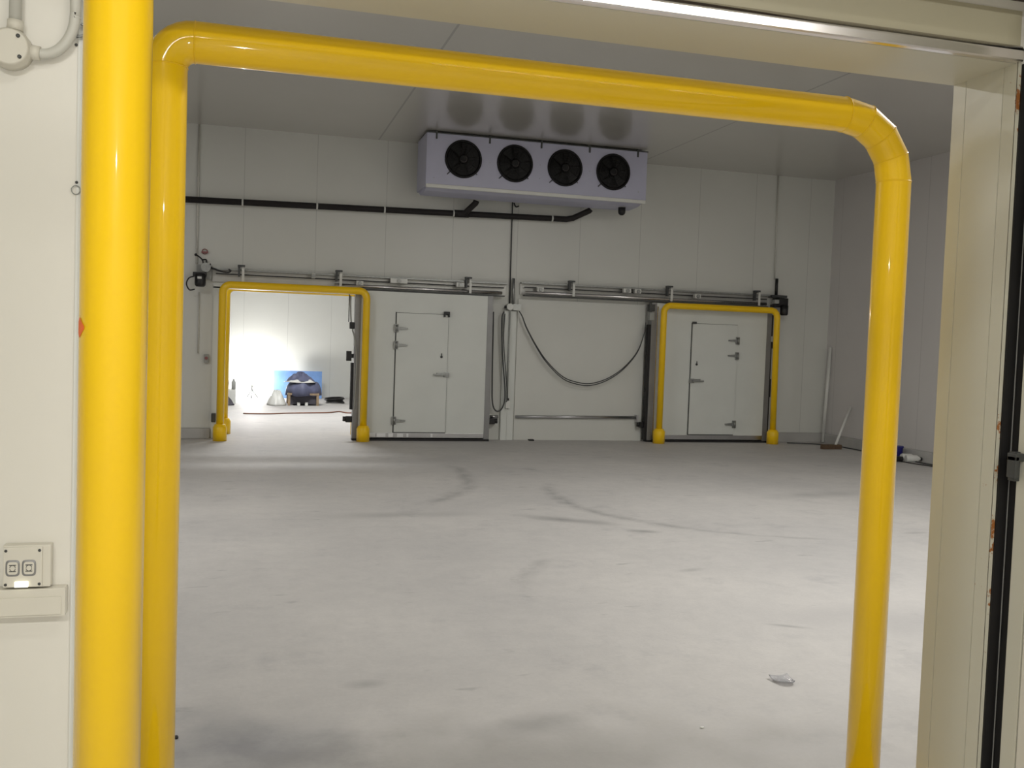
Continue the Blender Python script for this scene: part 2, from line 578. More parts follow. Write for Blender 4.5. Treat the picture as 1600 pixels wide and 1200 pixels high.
# rounded metal edging along the lintel
e = MB()
hw = []
for k in range(9):
    a = PI / 2 + (PI / 2) * k / 8
    hw.append((YN0 - 0.003 + 0.019 * math.cos(a), OZ + 0.0205 + 0.0215 * math.sin(a)))
hw += [(YN0 - 0.0212, OZ + 0.0010), (YN0 - 0.018, OZ - 0.003), (YN0 - 0.003, OZ - 0.004)]
rows = [[e.bm.verts.new((x, y, z)) for y, z in hw] for x in (OX0, OX1 - 0.004)]
for k in range(len(hw) - 1):
    f = e.bm.faces.new((rows[0][k], rows[0][k + 1], rows[1][k + 1], rows[1][k]))
    f.smooth = k < 7
e.bm.faces.new(list(reversed(rows[0])))
e.bm.faces.new(rows[1])
struct(e.build('trim_10', M['strip']))


# ------------------------------------------------------------------ yellow pipe guards
def elbow(c, r, a0, a1, n, y):
    return [Vector((c[0] + r * math.cos(a0 + (a1 - a0) * k / n), y, c[1] + r * math.sin(a0 + (a1 - a0) * k / n))) for k in range(n + 1)]


def guard(x0, x1, y, ztop, r, el, label, gl=10, gr=10, lean=0.0, welds=True, sleeve=(0.095, 0.235), el_left=None):
    """goal-post of steel pipe: x0, x1 leg centres, ztop centre of the bar, el elbow radius"""
    t = thing('pipe_guard', ((x0 + x1) / 2, y, 0), label, 'guard rail', 'yellow pipe guards around the doorways')
    ea = el_left or el
    A = elbow((x0 + ea, ztop - ea), ea, PI, PI / 2, gl, y)
    B = elbow((x1 - el, ztop - el), el, PI / 2, 0, gr, y)
    pts = [Vector((x0 + lean * 0, y, 0.004))] + A + B + [Vector((x1 + lean, y, 0.004))]
    cre = []
    if gl <= 4:
        cre += list(range(1, gl + 2))
    if gr <= 4:
        cre += list(range(gl + 2, gl + gr + 3))
    MB().tube(pts, r, 40, crease=cre).build('pipe', M['yellow'], t)
    if welds:
        for pset, g in ((A, gl), (B, gr)):
            idx = range(g + 1) if g <= 4 else (0, g)
            for i in idx:
                p = pset[i]
                k = [q for q in pts].index(p)
                d = (pts[k + 1] - pts[k - 1]).normalized()
                MB().torus(p, d, r + 0.0002, 0.0018, 40, 6).build('weld_bead', M['yellow'], t)
    sr, sh = sleeve
    for x in (x0, x1 + lean):
        MB().lathe((x, y, 0), (0, 0, 1), [(sr, 0), (sr, sh - 0.045), (sr - 0.012, sh - 0.03), (r + 0.022, sh - 0.008), (r + 0.004, sh)], 28).build('base_sleeve', M['yellow'], t)
    return t


g_out = guard(-0.199, 1.86, 1.60, 2.43, 0.0495, 0.16, 'nearest thick yellow pipe guard on the camera side, left post beside the socket wall', 8, 8)
st = MB()
for k in range(5):
    pass
# small orange patch on the outer left post, facing the wall side
ang0 = math.radians(196)
vs = []
for k in range(7):
    a = ang0 + k * 0.075
    vs.append((-0.199 + 0.0503 * math.cos(a), 1.60 + 0.0503 * math.sin(a)))
for k in range(6):
    zz = [0.016 - 0.0035 * abs(k - 2), 0.016 - 0.0035 * abs(k + 1 - 2)]
    q = [st.bm.verts.new((vs[k][0], vs[k][1], 1.545 - zz[0])), st.bm.verts.new((vs[k + 1][0], vs[k + 1][1], 1.545 - zz[1])),
         st.bm.verts.new((vs[k + 1][0], vs[k + 1][1], 1.545 + zz[1])), st.bm.verts.new((vs[k][0], vs[k][1], 1.545 + zz[0]))]
    st.bm.faces.new(q)
so = st.build('patch', M['orange'], g_out)
so['label'] = 'small orange patch'
guard(-0.203, 1.866, 2.51, 2.2475, 0.0500, 0.185, 'yellow pipe guard just inside the near doorway, its top bar crossing the whole picture', 8, 4, lean=0.0, el_left=0.066)
guard(-0.335, 1.648, 13.90, 2.168, 0.052, 0.11, 'far yellow pipe guard around the brightly lit open doorway, on this side', 6, 6)
guard(-0.300, 1.66, 14.86, 2.172, 0.052, 0.11, 'yellow pipe guard behind the bright open doorway, in the lit room beyond', 6, 6)
guard(6.275, 8.262, 13.875, 2.165, 0.050, 0.11, 'far yellow pipe guard in front of the closed door, right of the hanging cable', 6, 3, lean=0.02)


# ------------------------------------------------------------------ far sliding doors
def hinge(x, z, y, d, parent):
    """strap hinge: knuckle at x, strap running to x + d"""
    h = MB()
    h.cyl((x, y - 0.03, z - 0.05), (x, y - 0.03, z + 0.05), 0.016, 12)
    h.box(x - 0.035, x + 0.03, y - 0.018, y, z - 0.06, z + 0.06, 0.004)
    s = 1 if d > 0 else -1
    poly = [(x, z - 0.022), (x + s * 0.05, z - 0.020), (x + d * 1.1, z - 0.009), (x + d * 1.1, z + 0.009), (x + s * 0.05, z + 0.020), (x, z + 0.022)]
    h.prism(poly, 1, y - 0.03, y - 0.004)
    return h.build('hinge', M['galv'], parent)


def sliding_door(x0, x1, z1, wx0, wx1, wz1, hinge_left, label, y0=14.02, y1=14.15, hz=(1.655, 1.41, 0.30), lz=0.99, kz=1.255, film=()):
    t = thing('sliding_door', ((x0 + x1) / 2, (y0 + y1) / 2, 0), label, 'door', 'sliding cold room doors on the far wall')
    MB().box(x0 + 0.02, x1 - 0.02, y0, y1, 0.045, z1, 0.004).build('panel', M['door'], t)
    ed = MB()
    ed.box(x0, x0 + 0.085, y0 - 0.004, y1, 0.03, z1 + 0.004, 0.003)
    l = ed.build('edge_profile', M['edge'], t)
    l['label'] = 'grey metal edge'
    ed = MB()
    ed.box(x1 - 0.085, x1, y0 - 0.004, y1, 0.03, z1 + 0.004, 0.003)
    ed.build('edge_profile', M['edge'], t)['label'] = 'grey metal edge'
    MB().box(x0 + 0.086, x1 - 0.086, y0 - 0.006, y0, 0.05, 0.115, 0.002).build('kick_strip', M['alu'], t)
    for a, b_ in film:
        MB().box(a, b_, y0 - 0.008, y0 - 0.006, 0.057, 0.108).build('peeling_film', M['film'], t)['label'] = 'white protective film'
    MB().box(x0, x1, y0 - 0.01, y1, 0.0, 0.03).build('floor_seal', M['rubber'], t)
    # wicket door
    wk = MB().box(wx0, wx1, y0 - 0.022, y0 - 0.0005, 0.13, wz1, 0.004).build('wicket_door', M['door'], t)
    hx = wx0 if hinge_left else wx1
    lx = wx1 if hinge_left else wx0
    d = 0.15 if hinge_left else -0.15
    s = 1 if hinge_left else -1
    # dark gasket on one side, thin one round the rest
    gk = MB()
    gx = wx0
    gk.box(gx - 0.016, gx - 0.001, y0 - 0.004, y0 - 0.0004, 0.12, wz1 + 0.012)
    gk.box(wx0, wx1, y0 - 0.003, y0 - 0.0004, wz1 + 0.001, wz1 + 0.006)
    gk.box(wx1 + 0.001, wx1 + 0.006, y0 - 0.003, y0 - 0.0004, 0.12, wz1)
    gk.box(wx0, wx1, y0 - 0.003, y0 - 0.0004, 0.116, 0.128)
    gk.build('gasket', M['dgrey'], wk)
    for z in hz:
        hinge(hx, z, y0 - 0.022, d, wk)
    la = MB()
    la.box(min(lx - s * 0.05, lx + s * 0.03), max(lx - s * 0.05, lx + s * 0.03), y0 - 0.05, y0 - 0.02, lz - 0.035, lz + 0.035, 0.006)
    la.box(min(lx - s * 0.21, lx - s * 0.02), max(lx - s * 0.21, lx - s * 0.02), y0 - 0.075, y0 - 0.05, lz - 0.012, lz + 0.012, 0.005)
    la.box(min(lx - s * 0.16, lx - s * 0.05), max(lx - s * 0.16, lx - s * 0.05), y0 - 0.052, y0 - 0.022, lz + 0.0, lz + 0.03, 0.008)
    la.build('latch_handle', M['galv'], wk)['label'] = 'metal latch handle'
    kx = lx - s * 0.09
    kb = MB().lathe((kx, y0 - 0.022, kz), (0, -1, 0), [(0.018, 0), (0.018, 0.012), (0.010, 0.016), (0.010, 0.03)], 12)
    kb.box(kx - 0.006, kx + 0.006, y0 - 0.04, y0 - 0.03, kz, kz + 0.05)
    kb.build('release_knob', M['dgrey'], wk)
    return t, wk


dl, wkl = sliding_door(1.50, 3.555, 2.185, 2.105, 2.875, 1.88, True,
                       'white sliding door pushed open, right of the bright doorway, hinges on its small door’s left',
                       film=((1.74, 1.84), (1.86, 1.99), (2.03, 2.10), (2.16, 2.25), (2.30, 2.33), (2.66, 2.69)))
dr, wkr = sliding_door(6.145, 8.272, 2.205, 6.855, 7.655, 1.905, False,
                       'white closed sliding door behind the right yellow guard, small door latched on its left', y0=14.05, y1=14.18)
# black closer block at the top of the left wicket, a small corner bracket on the right one
cb = MB().box(2.80, 2.885, 13.95, 13.998, 1.885, 1.925, 0.003)
cb.box(2.80, 2.82, 13.95, 13.998, 1.845, 1.89)
cb.box(2.866, 2.885, 13.95, 13.998, 1.845, 1.89)
cb.build('closer_block', M['black'], wkl)
cb = MB().box(6.84, 6.90, 13.985, 14.028, 1.90, 1.935, 0.003)
cb.build('closer_block', M['dgrey'], wkr)


def roller(x, z, y, parent, s=1):
    r = MB().box(x - 0.05, x + 0.05, y - 0.02, y + 0.03, z - 0.05, z + 0.04, 0.008)
    r.cyl((x + s * 0.065, y, z - 0.035), (x + s * 0.065, y, z + 0.035), 0.028, 14)
    r.box(x - 0.03, x + 0.03, y + 0.0, y + 0.07, z - 0.02, z + 0.02)
    return r.build('guide_roller', M['black'], parent)


roller(3.62, 0.30, 14.13, dl)
roller(6.09, 0.27, 14.13, dr, -1)
rb = roller(1.46, 0.31, 14.08, dl, -1)
# leading edge of the open door: seal, dangling cable, switch box
MB().box(1.462, 1.50, 14.04, 14.12, 0.45, 1.13, 0.006).build('edge_seal', M['rubber'], dl)
sb = MB().box(1.395, 1.47, 14.05, 14.12, 1.155, 1.30, 0.006)
sb.box(1.47, 1.50, 14.07, 14.10, 1.20, 1.26)
sb.build('switch_box', M['black'], dl)['label'] = 'black switch box on the leading edge'
c = MB()
c.tube(smooth_path([(1.44, 14.10, 2.10), (1.44, 14.09, 1.95), (1.455, 14.07, 1.72), (1.49, 14.05, 1.66), (1.475, 14.05, 1.60), (1.50, 14.01, 1.50), (1.525, 14.0, 1.30), (1.54, 14.0, 1.05), (1.53, 14.005, 0.7), (1.52, 14.005, 0.45)]), 0.011, 8)
c.build('edge_cable', M['grey'], dl)
c = MB().box(1.43, 1.50, 14.03, 14.10, 1.62, 1.72, 0.012)
c.build('pulley', M['black'], dl)
MB().tube([(1.42, 14.10, 2.12), (1.42, 14.10, 1.72)], 0.008, 8).build('chain_guide', M['galv'], dl)
# right door: leading-edge casing pieces
MB().box(6.105, 6.145, 14.06, 14.16, 0.03, 1.86, 0.004).build('edge_seal', M['rubber'], dr)
MB().box(6.232, 6.25, 14.035, 14.05, 0.10, 2.15, 0.003).build('bright_strip', M['bright'], dr)
MB().box(6.10, 6.18, 14.02, 14.12, 1.93, 2.05, 0.006).build('switch_box', M['grey'], dr)
MB().box(6.10, 6.19, 14.03, 14.14, 2.07, 2.18, 0.01).build('pulley', M['dgrey'], dr)
for z in (0.82, 1.40):
    MB().box(6.085, 6.105, 14.08, 14.11, z - 0.015, z + 0.015).build('seal_clip', M['black'], dr)
# uneven dark seal down the trailing edge of the right door
se = MB()
for z0, z1, w_ in ((0.12, 0.75, 0.03), (0.75, 1.05, 0.045), (1.05, 1.55, 0.028), (1.55, 1.66, 0.05), (1.75, 2.1, 0.035)):
    se.box(8.272, 8.272 + w_, 14.06, 14.16, z0, z1, 0.003)
se.build('trailing_seal', M['rubber'], dr)


def track(x0, x1, z, tube0, straps, plates, label, mot_left):
    """wall-mounted door track: back plate, drive rail, round hanging rail, straps"""
    yb = YF0
    t = thing('door_track', ((x0 + x1) / 2, yb, z), label, 'door track', 'door tracks on the far wall')
    MB().box(x0, x1, yb - 0.03, yb, z - 0.02, z + 0.15, 0.003).build('back_plate', M['plate'], t)
    MB().box(x0, x1, yb - 0.12, yb - 0.03, z + 0.145, z + 0.17, 0.003).build('drive_rail', M['galv'], t)
    MB().box(x0 + 0.05, x1 - 0.05, yb - 0.10, yb - 0.085, z + 0.085, z + 0.10).build('drive_belt', M['rubber'], t)
    MB().cyl((tube0, yb - 0.17, z + 0.01), (x1 - 0.10, yb - 0.17, z + 0.01), 0.024, 16).build('hanging_rail', M['bright'], t)
    MB().box(tube0, x1 - 0.05, yb - 0.16, yb - 0.06, z - 0.044, z - 0.026, 0.003).build('rail_shade_strip', M['dgrey'], t)  # dark strip stands for the shadow line beneath the rail
    for x in straps:
        s = MB().box(x - 0.018, x + 0.018, yb - 0.215, yb - 0.20, z - 0.02, z + 0.19, 0.003)
        s.box(x - 0.018, x + 0.018, yb - 0.215, yb - 0.02, z + 0.18, z + 0.195)
        s.build('strap', M['white'], t)
        k = MB().box(x - 0.075, x + 0.025, yb - 0.20, yb - 0.12, z + 0.196, z + 0.225, 0.006)
        k.box(x - 0.07, x - 0.04, yb - 0.18, yb - 0.12, z + 0.06, z + 0.2)
        k.build('strap_clamp', M['dgrey'], t)
    for x, dz, wv in plates:
        q = MB().box(x - wv / 2, x + wv / 2, yb - 0.20, yb - 0.12, z + dz - 0.03, z + dz + 0.035, 0.005)
        q.build('carriage', M['white'], t)
        q = MB().cyl((x, yb - 0.225, z + dz), (x, yb - 0.20, z + dz), 0.028, 16)
        q.build('wheel', M['galv'], t)
    return t


track(-0.49, 3.80, 2.235, 1.20, (-0.07, 1.285, 3.20), ((0.90, 0.12, 0.05), (1.56, 0.05, 0.10), (2.13, 0.11, 0.25), (3.05, 0.10, 0.12)),
      'aluminium sliding track above the open doorway and its door, left half of the far wall', True)
track(4.02, 8.27, 2.262, 4.06, (4.83, 6.47, 8.02), ((4.30, 0.06, 0.10), (5.72, 0.11, 0.12), (5.90, 0.11, 0.10), (6.93, 0.08, 0.10)),
      'aluminium sliding track above the closed door and hanging cable, right half of the far wall', False)

# drive motors
t = thing('door_motor', (-0.62, 14.05, 2.12), 'black drive motor with white plate at the left end of the left track', 'motor')
b = MB().lathe((-0.64, 14.04, 2.13), (0, 0, 1), [(0.055, 0), (0.07, 0.02), (0.075, 0.05), (0.075, 0.16), (0.06, 0.18)], 18)
b.box(-0.74, -0.56, 14.02, 14.158, 2.27, 2.33, 0.01)
b.build('motor_body', M['black'], t)
MB().box(-0.675, -0.62, 13.955, 13.968, 2.235, 2.265).build('data_plate', M['white'], t)
MB().cyl((-0.57, 14.02, 2.40), (-0.57, 14.16, 2.40), 0.065, 18).build('drive_wheel', M['galv'], t)
MB().box(-0.70, -0.495, 14.16, YF0 - 0.001, 2.24, 2.44, 0.006).build('mounting_plate', M['grey'], t)
c = MB().tube(smooth_path([(-0.72, 14.04, 2.27), (-0.79, 14.04, 2.24), (-0.82, 14.04, 2.16), (-0.78, 14.04, 2.08), (-0.71, 14.04, 2.09)]), 0.009, 8)
c.build('cable_loop', M['black'], t)
c = MB().tube(smooth_path([at(306, 398, 14.2), at(311, 401, 14.18), at(316, 406, 14.17), at(318, 414, 14.16)]), 0.010, 8)
c.sphere(at(306, 398, 14.2), 0.02)
c.tube(smooth_path([at(315, 406, 14.17), at(322, 406, 14.17), at(323, 412, 14.17), at(327, 415, 14.17), at(329, 412, 14.17)]), 0.010, 8)
c.build('loose_cables', M['black'], t)
c = MB().tube(smooth_path([(-0.50, 14.09, 2.40), (-0.38, 14.07, 2.36), (-0.28, 14.07, 2.345), (-0.24, 14.07, 2.37), (-0.27, 14.07, 2.39)]), 0.012, 8)
c.build('belt_clamp', M['black'], t)
p = at(320, 393, 14.22)
c = MB().box(p.x - 0.045, p.x + 0.045, 14.19, YF0 - 0.001, p.z - 0.02, p.z + 0.0, 0.004)
c.torus((p.x, 14.22, p.z + 0.0), (0, 1, 0), 0.035, 0.006, 16, 6)
tag(c.build('wall_bracket', M['red']), 'tiny dark bracket on the far wall above the black left motor', 'bracket')

t = thing('door_motor', (8.43, 14.05, 2.2), 'black drive motor at the right end of the right track, above the closed door’s guard', 'motor')
b = MB().box(8.36, 8.53, 14.00, 14.22, 2.26, 2.38, 0.015)
b.lathe((8.47, 14.02, 2.10), (0, 0, 1), [(0.05, 0), (0.065, 0.02), (0.065, 0.16)], 16)
b.box(8.29, 8.40, 14.02, 14.16, 2.225, 2.275, 0.01)
b.build('motor_body', M['black'], t)
MB().box(8.28, 8.56, 14.09, 14.22, 2.39, 2.43, 0.006).build('mounting_plate', M['dgrey'], t)
MB().cyl((8.405, 14.18, 2.40), (8.405, 14.18, 2.705), 0.024, 14).build('torsion_rod', M['black'], t)
MB().box(8.28, 8.36, 14.00, 14.10, 2.285, 2.35, 0.006).build('stop_block', M['grey'], t)

# ------------------------------------------------------------------ guide rails near the floor
gr = MB().cyl((4.015, 14.20, 0.36), (6.02, 14.20, 0.375), 0.024, 14)
gr.box(4.02, 4.05, 14.20, 14.232, 0.34, 0.38)
gr.box(6.00, 6.03, 14.14, 14.232, 0.31, 0.42)
tag(gr.build('guide_rail', M['alu']), 'horizontal metal rail low on the wall, under the sagging cable', 'rail', 'low guide rails')
gr = MB().cyl((3.605, 14.20, 0.357), (3.735, 14.20, 0.357), 0.024, 14)
gr.box(3.61, 3.64, 14.20, 14.232, 0.34, 0.375)
gr.box(3.70, 3.73, 14.20, 14.232, 0.34, 0.375)
tag(gr.build('guide_rail', M['alu']), 'short metal rail stub right of the open sliding door, under the cable loop', 'rail', 'low guide rails')

# ------------------------------------------------------------------ column of services between the doors
t = thing('cable_cover', (3.88, YF0, 0), 'white flat cover strip standing between the two far doors', 'cover strip')
MB().box(3.775, 3.872, YF0 - 0.06, YF0 - 0.0005, 0, 1.985, 0.004).build('left_cover', M['door'], t)
MB().box(3.876, 3.975, YF0 - 0.045, YF0 - 0.0005, 0, 1.985, 0.004).build('right_cover', M['door'], t)
t = thing('junction_box', (3.845, 14.16, 1.97), 'small pale junction box on top of the white cover strip', 'junction box')
b = MB().cyl((3.845, 14.10, 2.045), (3.845, YF0 - 0.001, 2.045), 0.05, 18)
b.build('body', M['white'], t)
MB().cyl((3.77, 14.16, 2.04), (3.80, 14.16, 2.04), 0.022, 12).build('cable_gland', M['black'], t)
MB().box(3.90, 4.03, 14.14, YF0 - 0.001, 1.995, 2.09, 0.006).build('side_box', M['door'], t)
t = MB().cyl((3.862, 14.215, 2.09), (3.848, 14.215, ZC - 0.005), 0.010, 10)
tag(t.build('conduit', M['dgrey']), 'thin dark conduit rising from the junction box to the ceiling', 'conduit')
t = MB().cyl((3.905, 14.17, 2.09), (3.900, 14.17, 2.48), 0.022, 12)
tag(t.build('conduit', M['galv']), 'short thick grey conduit crossing the gap between the two tracks', 'conduit')
t = MB().cyl((3.862, 14.165, 0.62), (3.86, 14.165, 1.985), 0.012, 10)
t.box(3.850, 3.874, 14.155, 14.19, 1.2, 1.22)
tag(t.build('conduit', M['grey']), 'thin grey conduit down the white cover strip to the small socket', 'conduit')
t = thing('wall_socket', (3.872, 14.17, 0.50), 'small white socket low on the cover strip between the far doors', 'socket')
MB().box(3.835, 3.905, 14.14, 14.19, 0.495, 0.61, 0.006).build('body', M['white'], t)
MB().box(3.855, 3.885, 14.135, 14.17, 0.615, 0.65, 0.004).build('cable_gland', M['black'], t)
tag(MB().box(4.22, 4.30, 14.10, 14.18, 0.0, 0.022, 0.004).build('rubber_scrap', M['rubber']), 'tiny black scrap on the floor, right of the cover strip', 'scrap')

pts = [at(x, y, 14.12) for x, y in ((771, 487), (770.5, 520), (769.5, 560), (769, 600), (769, 622), (771, 636), (776, 642.5), (783, 640), (788, 628), (789, 610), (787, 580), (785, 550), (784, 520), (784.5, 495), (788, 487))]
tag(MB().tube(smooth_path(pts, 5), 0.011, 8).build('hanging_cable', M['dgrey']), 'dark cable hanging in a narrow U right of the open sliding door', 'cable')
pts2 = [at(x, y, 14.13) for x, y in ((789, 490), (787, 530), (790, 580), (793, 620), (791, 628))]
tag(MB().tube(smooth_path(pts2, 5), 0.008, 8).build('hanging_cable', M['dgrey']), 'second dark cable dropping beside the cover strip to the small socket', 'cable')
for k, (dz, lab) in enumerate(((0, 'upper of two dark cables sagging across the wall to the closed door'), (-0.03, 'lower of two dark cables sagging across the wall to the closed door'))):
    px = ((811, 486), (816, 494), (823, 512), (838, 540), (855, 565), (880, 589), (905, 598), (925, 599), (950, 591), (975, 574), (996, 549), (1006, 522), (1009, 504))
    pts = []
    for i, (x, y) in enumerate(px):
        p = at(x, y, 14.13 - 0.025 * k)
        f = math.sin(PI * i / (len(px) - 1))
        p.z += dz * f
        pts.append(p)
    tag(MB().tube(smooth_path(pts, 5), 0.008, 8).build('sagging_cable', M['dgrey']), lab, 'cable', 'cables sagging between the doors')

# pale vertical conduits on the far wall
tag(MB().cyl((8.39, 14.225, 2.70), (8.37, 14.225, ZC - 0.01), 0.012, 10).build('conduit', M['pvc']), 'thin pale conduit from the right motor’s black rod up to the ceiling', 'conduit')
c = MB().cyl((-0.70, 14.225, 2.45), (-0.70, 14.225, ZC - 0.01), 0.014, 10)
tag(c.build('conduit', M['pvc']), 'thin pale conduit from the left motor up to the ceiling, at the far left', 'conduit')
c = MB().cyl((-0.66, 14.23, 1.2), (-0.66, 14.23, 2.06), 0.010, 8)
tag(c.build('conduit', M['pvc']), 'thin pale conduit running down the far wall below the left motor', 'conduit')
tb = thing('push_button_box', (-0.545, 14.22, 1.07), 'small reddish push button box on the wall left of the bright doorway', 'switch')
MB().box(-0.58, -0.51, 14.19, YF0 - 0.001, 1.07, 1.19, 0.008).build('body', M['grey'], tb)
MB().cyl((-0.545, 14.175, 1.135), (-0.545, 14.19, 1.135), 0.022, 14).build('button', M['red'], tb)
bl = MB().box(-0.46, -0.40, 14.08, 14.231, 0.24, 0.36, 0.01)
tag(bl.build('guide_bracket', M['dgrey']), 'dark guide bracket low beside the bright doorway’s left edge', 'bracket')

# ------------------------------------------------------------------ ceiling evaporator
UX0, UX1, UY0, UY1, UZ0, UZ1 = 2.335, 5.625, 13.25, 13.98, 3.635, 4.37
t = thing('evaporator_unit', ((UX0 + UX1) / 2, 13.6, UZ0), 'long white ceiling evaporator with four black fans', 'evaporator')
MB().box(UX0, UX1, UY0, UY1, UZ0, UZ1, 0.012).build('casing', M['unit'], t)
MB().box(UX0 + 0.005, UX1 - 0.005, UY0 - 0.012, UY0 + 0.03, UZ0 - 0.02, UZ0 + 0.03, 0.01).build('front_lip', M['white'], t)
pan = MB().prism([(UY0 + 0.08, UZ0 + 0.001), (UY1 - 0.02, UZ0 + 0.001), (UY1 - 0.12, UZ0 - 0.052), (UY0 + 0.22, UZ0 - 0.036)], 0, UX0 + 0.03, UX1 - 0.02)
pan.build('drain_pan', M['unit'], t)
tl = MB().box(UX0 - 0.005, UX1 + 0.005, UY0 - 0.012, UY0 + 0.04, UZ1 - 0.006, UZ1 + 0.008)
tl.build('top_edge', M['dgrey'], t)
for x in (2.47, 3.23, 3.99, 4.72, 5.47):
    h = MB().box(x - 0.012, x + 0.012, UY0 - 0.010, UY0 + 0.05, UZ1 - 0.085, ZC - 0.002)
    h.build('hanger', M['dgrey'], t)
for fx in (2.858, 3.606, 4.352, 5.093):
    fz = 4.037
    y = UY0
    ring = MB().torus((fx, y - 0.012, fz), (0, 1, 0), 0.247, 0.018, 40, 8)
    ring.lathe((fx, y - 0.004, fz), (0, 1, 0), [(0.245, 0), (0.245, 0.003)], 40)
    fo = ring.build('fan', M['fan'], t)
    fb = MB()
    for k in range(5):
        a = 2 * PI * k / 5 + 0.3
        ca, sa = math.cos(a), math.sin(a)
        q = []
        for rr, da, dy in ((0.07, -0.35, -0.006), (0.225, -0.25, -0.006), (0.225, 0.35, -0.026), (0.07, 0.35, -0.026)):
            q.append(fb.bm.verts.new((fx + rr * math.cos(a + da), y + dy, fz + rr * math.sin(a + da))))
        q2 = [fb.bm.verts.new(v.co + Vector((0, -0.003, 0))) for v in q]
        fb.bm.faces.new(q)
        fb.bm.faces.new(list(reversed(q2)))
        for i in range(4):
            fb.bm.faces.new((q[i], q[(i + 1) % 4], q2[(i + 1) % 4], q2[i]))
    fb.build('blades', M['fan'], fo)
    gl = MB()
    for rr in (0.08, 0.115, 0.15, 0.185, 0.22):
        gl.torus((fx, y - 0.034, fz), (0, 1, 0), rr, 0.0022, 36, 5)
    for k in range(4):
        a = PI * k / 4 + 0.2
        gl.cyl((fx - 0.245 * math.cos(a), y - 0.033, fz - 0.245 * math.sin(a)), (fx + 0.245 * math.cos(a), y - 0.033, fz + 0.245 * math.sin(a)), 0.003, 6)
    gl.build('grille', M['fan'], fo)
    hb = MB().lathe((fx, y - 0.005, fz), (0, -1, 0), [(0.065, 0), (0.065, 0.025), (0.05, 0.033), (0.045, 0.034)], 20)
    hb.build('hub', M['fan'], fo)
    MB().torus((fx, y - 0.040, fz), (0, 1, 0), 0.045, 0.004, 20, 6, 0.4, 4.2).build('hub_mark', M['hub'], fo)
    for s, ln in ((-1, 0.07), (1, 0.035)):
        dx = s * 0.707
        cl = MB().cyl((fx + dx * 0.25, y - 0.008, fz - 0.707 * 0.25), (fx + dx * (0.25 + ln), y - 0.008, fz - 0.707 * (0.25 + ln)), 0.007, 8)
        cl.build('grille_clip', M['dgrey'], fo)
for x, z in ((3.98, 4.05), (3.98, 3.86), (2.45, 3.75), (5.5, 3.78), (3.24, 4.02), (4.73, 4.02)):
    MB().lathe((x, UY0 + 0.0005, z), (0, -1, 0), [(0.007, 0), (0.005, 0.004)], 8).build('screw', M['grey'], t)
q0, q1 = at(972, 318, 13.6), at(972, 338, 13.6)
MB().cyl((q0.x, 13.6, UZ0 - 0.03), (q0.x, 13.6, q0.z - 0.06), 0.055, 16).build('drain_fitting', M['grey'], t)
MB().lathe((q0.x, 13.6, q0.z - 0.06), (0, 0, -1), [(0.055, 0), (0.055, 0.07), (0.045, 0.10), (0.02, 0.115)], 16).build('drain_stub', M['black'], t)['label'] = 'black capped drain stub'

# black insulated pipe along the wall
t = thing('insulated_pipe', (1.5, 14.16, 3.3), 'black insulated pipe running along the far wall to the evaporator', 'pipe')
pz = lambda x: 3.345 + 0.0175 * x
yP = 14.15
main = MB().tube([(-3.55, yP, pz(-3.55)), (4.70, yP, pz(4.70)), (4.80, yP - 0.03, pz(4.8) + 0.02), (4.99, 13.93, 3.55), (5.01, 13.92, 3.575)], 0.044, 14)
main.build('main_run', M['foam'], t)
MB().tube([(3.02, yP, pz(3.02)), (3.10, yP - 0.02, pz(3.1) + 0.01), (3.21, 13.93, 3.54), (3.22, 13.92, 3.575)], 0.044, 14).build('branch', M['foam'], t)
MB().tube([(2.94, yP, pz(2.94)), (3.16, yP, pz(3.16))], 0.055, 14).build('tee_sleeve', M['foam'], t)
for x in (-2.1, -1.1, -0.10, 0.93, 1.90, 2.93, 4.47):
    k = MB().cyl((x - 0.012, yP, pz(x)), (x + 0.012, yP, pz(x)), 0.049, 16)
    k.box(x - 0.012, x + 0.012, yP, YF0 - 0.0005, pz(x) - 0.008, pz(x) + 0.008)
    k.build('clamp', M['white'], t)

# small drip line under the unit
c = MB().tube(smooth_path([at(803, 317, 14.2), at(806, 323, 14.2), at(811, 322, 14.2)]), 0.010, 8)
tag(c.build('sensor_lead', M['black']), 'tiny curled sensor lead on the wall just under the evaporator', 'cable')

# ------------------------------------------------------------------ things in the right far corner
a, b = Vector((9.34, 14.06, 0.012)), Vector((9.44, 14.12, 1.60))
c = MB().tube([a, b], 0.027, 14)
tag(c.build('plastic_pipe', M['white']), 'tall white pipe leaning in the far right corner', 'pipe')
t = thing('broom', (8.92, 13.2, 0), 'broom with a white handle and brown head leaning by the corner', 'broom')
MB().box(8.735, 9.075, 13.13, 13.21, 0.0, 0.075, 0.012).build('head', M['bristle'], t)
h0, h1 = Vector((8.98, 13.17, 0.06)), at(1329, 636, 13.45)
MB().tube([h0, h1], 0.020, 12).build('handle', M['white'], t)
# cables along the right wall
pts = [(8.60, 13.95, 0.01), (8.85, 13.85, 0.012), (9.05, 13.80, 0.010), (9.22, 13.5, 0.012), (9.27, 13.0, 0.010), (9.20, 12.5, 0.012), (9.30, 12.0, 0.010), (9.22, 11.5, 0.012), (9.25, 10.8, 0.010), (9.28, 9.0, 0.010)]
tag(MB().tube(smooth_path(pts, 6), 0.009, 8).build('floor_cable', M['dgrey']), 'dark cable lying on the floor along the right wall', 'cable')
pts = [(9.02, 12.05, 0.010), (9.00, 11.75, 0.012), (9.05, 11.4, 0.010), (9.12, 11.0, 0.012), (9.15, 10.0, 0.010)]
tag(MB().tube(smooth_path(pts, 6), 0.007, 8).build('floor_cable', M['black']), 'second thin cable trailing in front of the white bottles on the right', 'cable')


def P3(px, py, z):
    return onfloor(px, py, z)


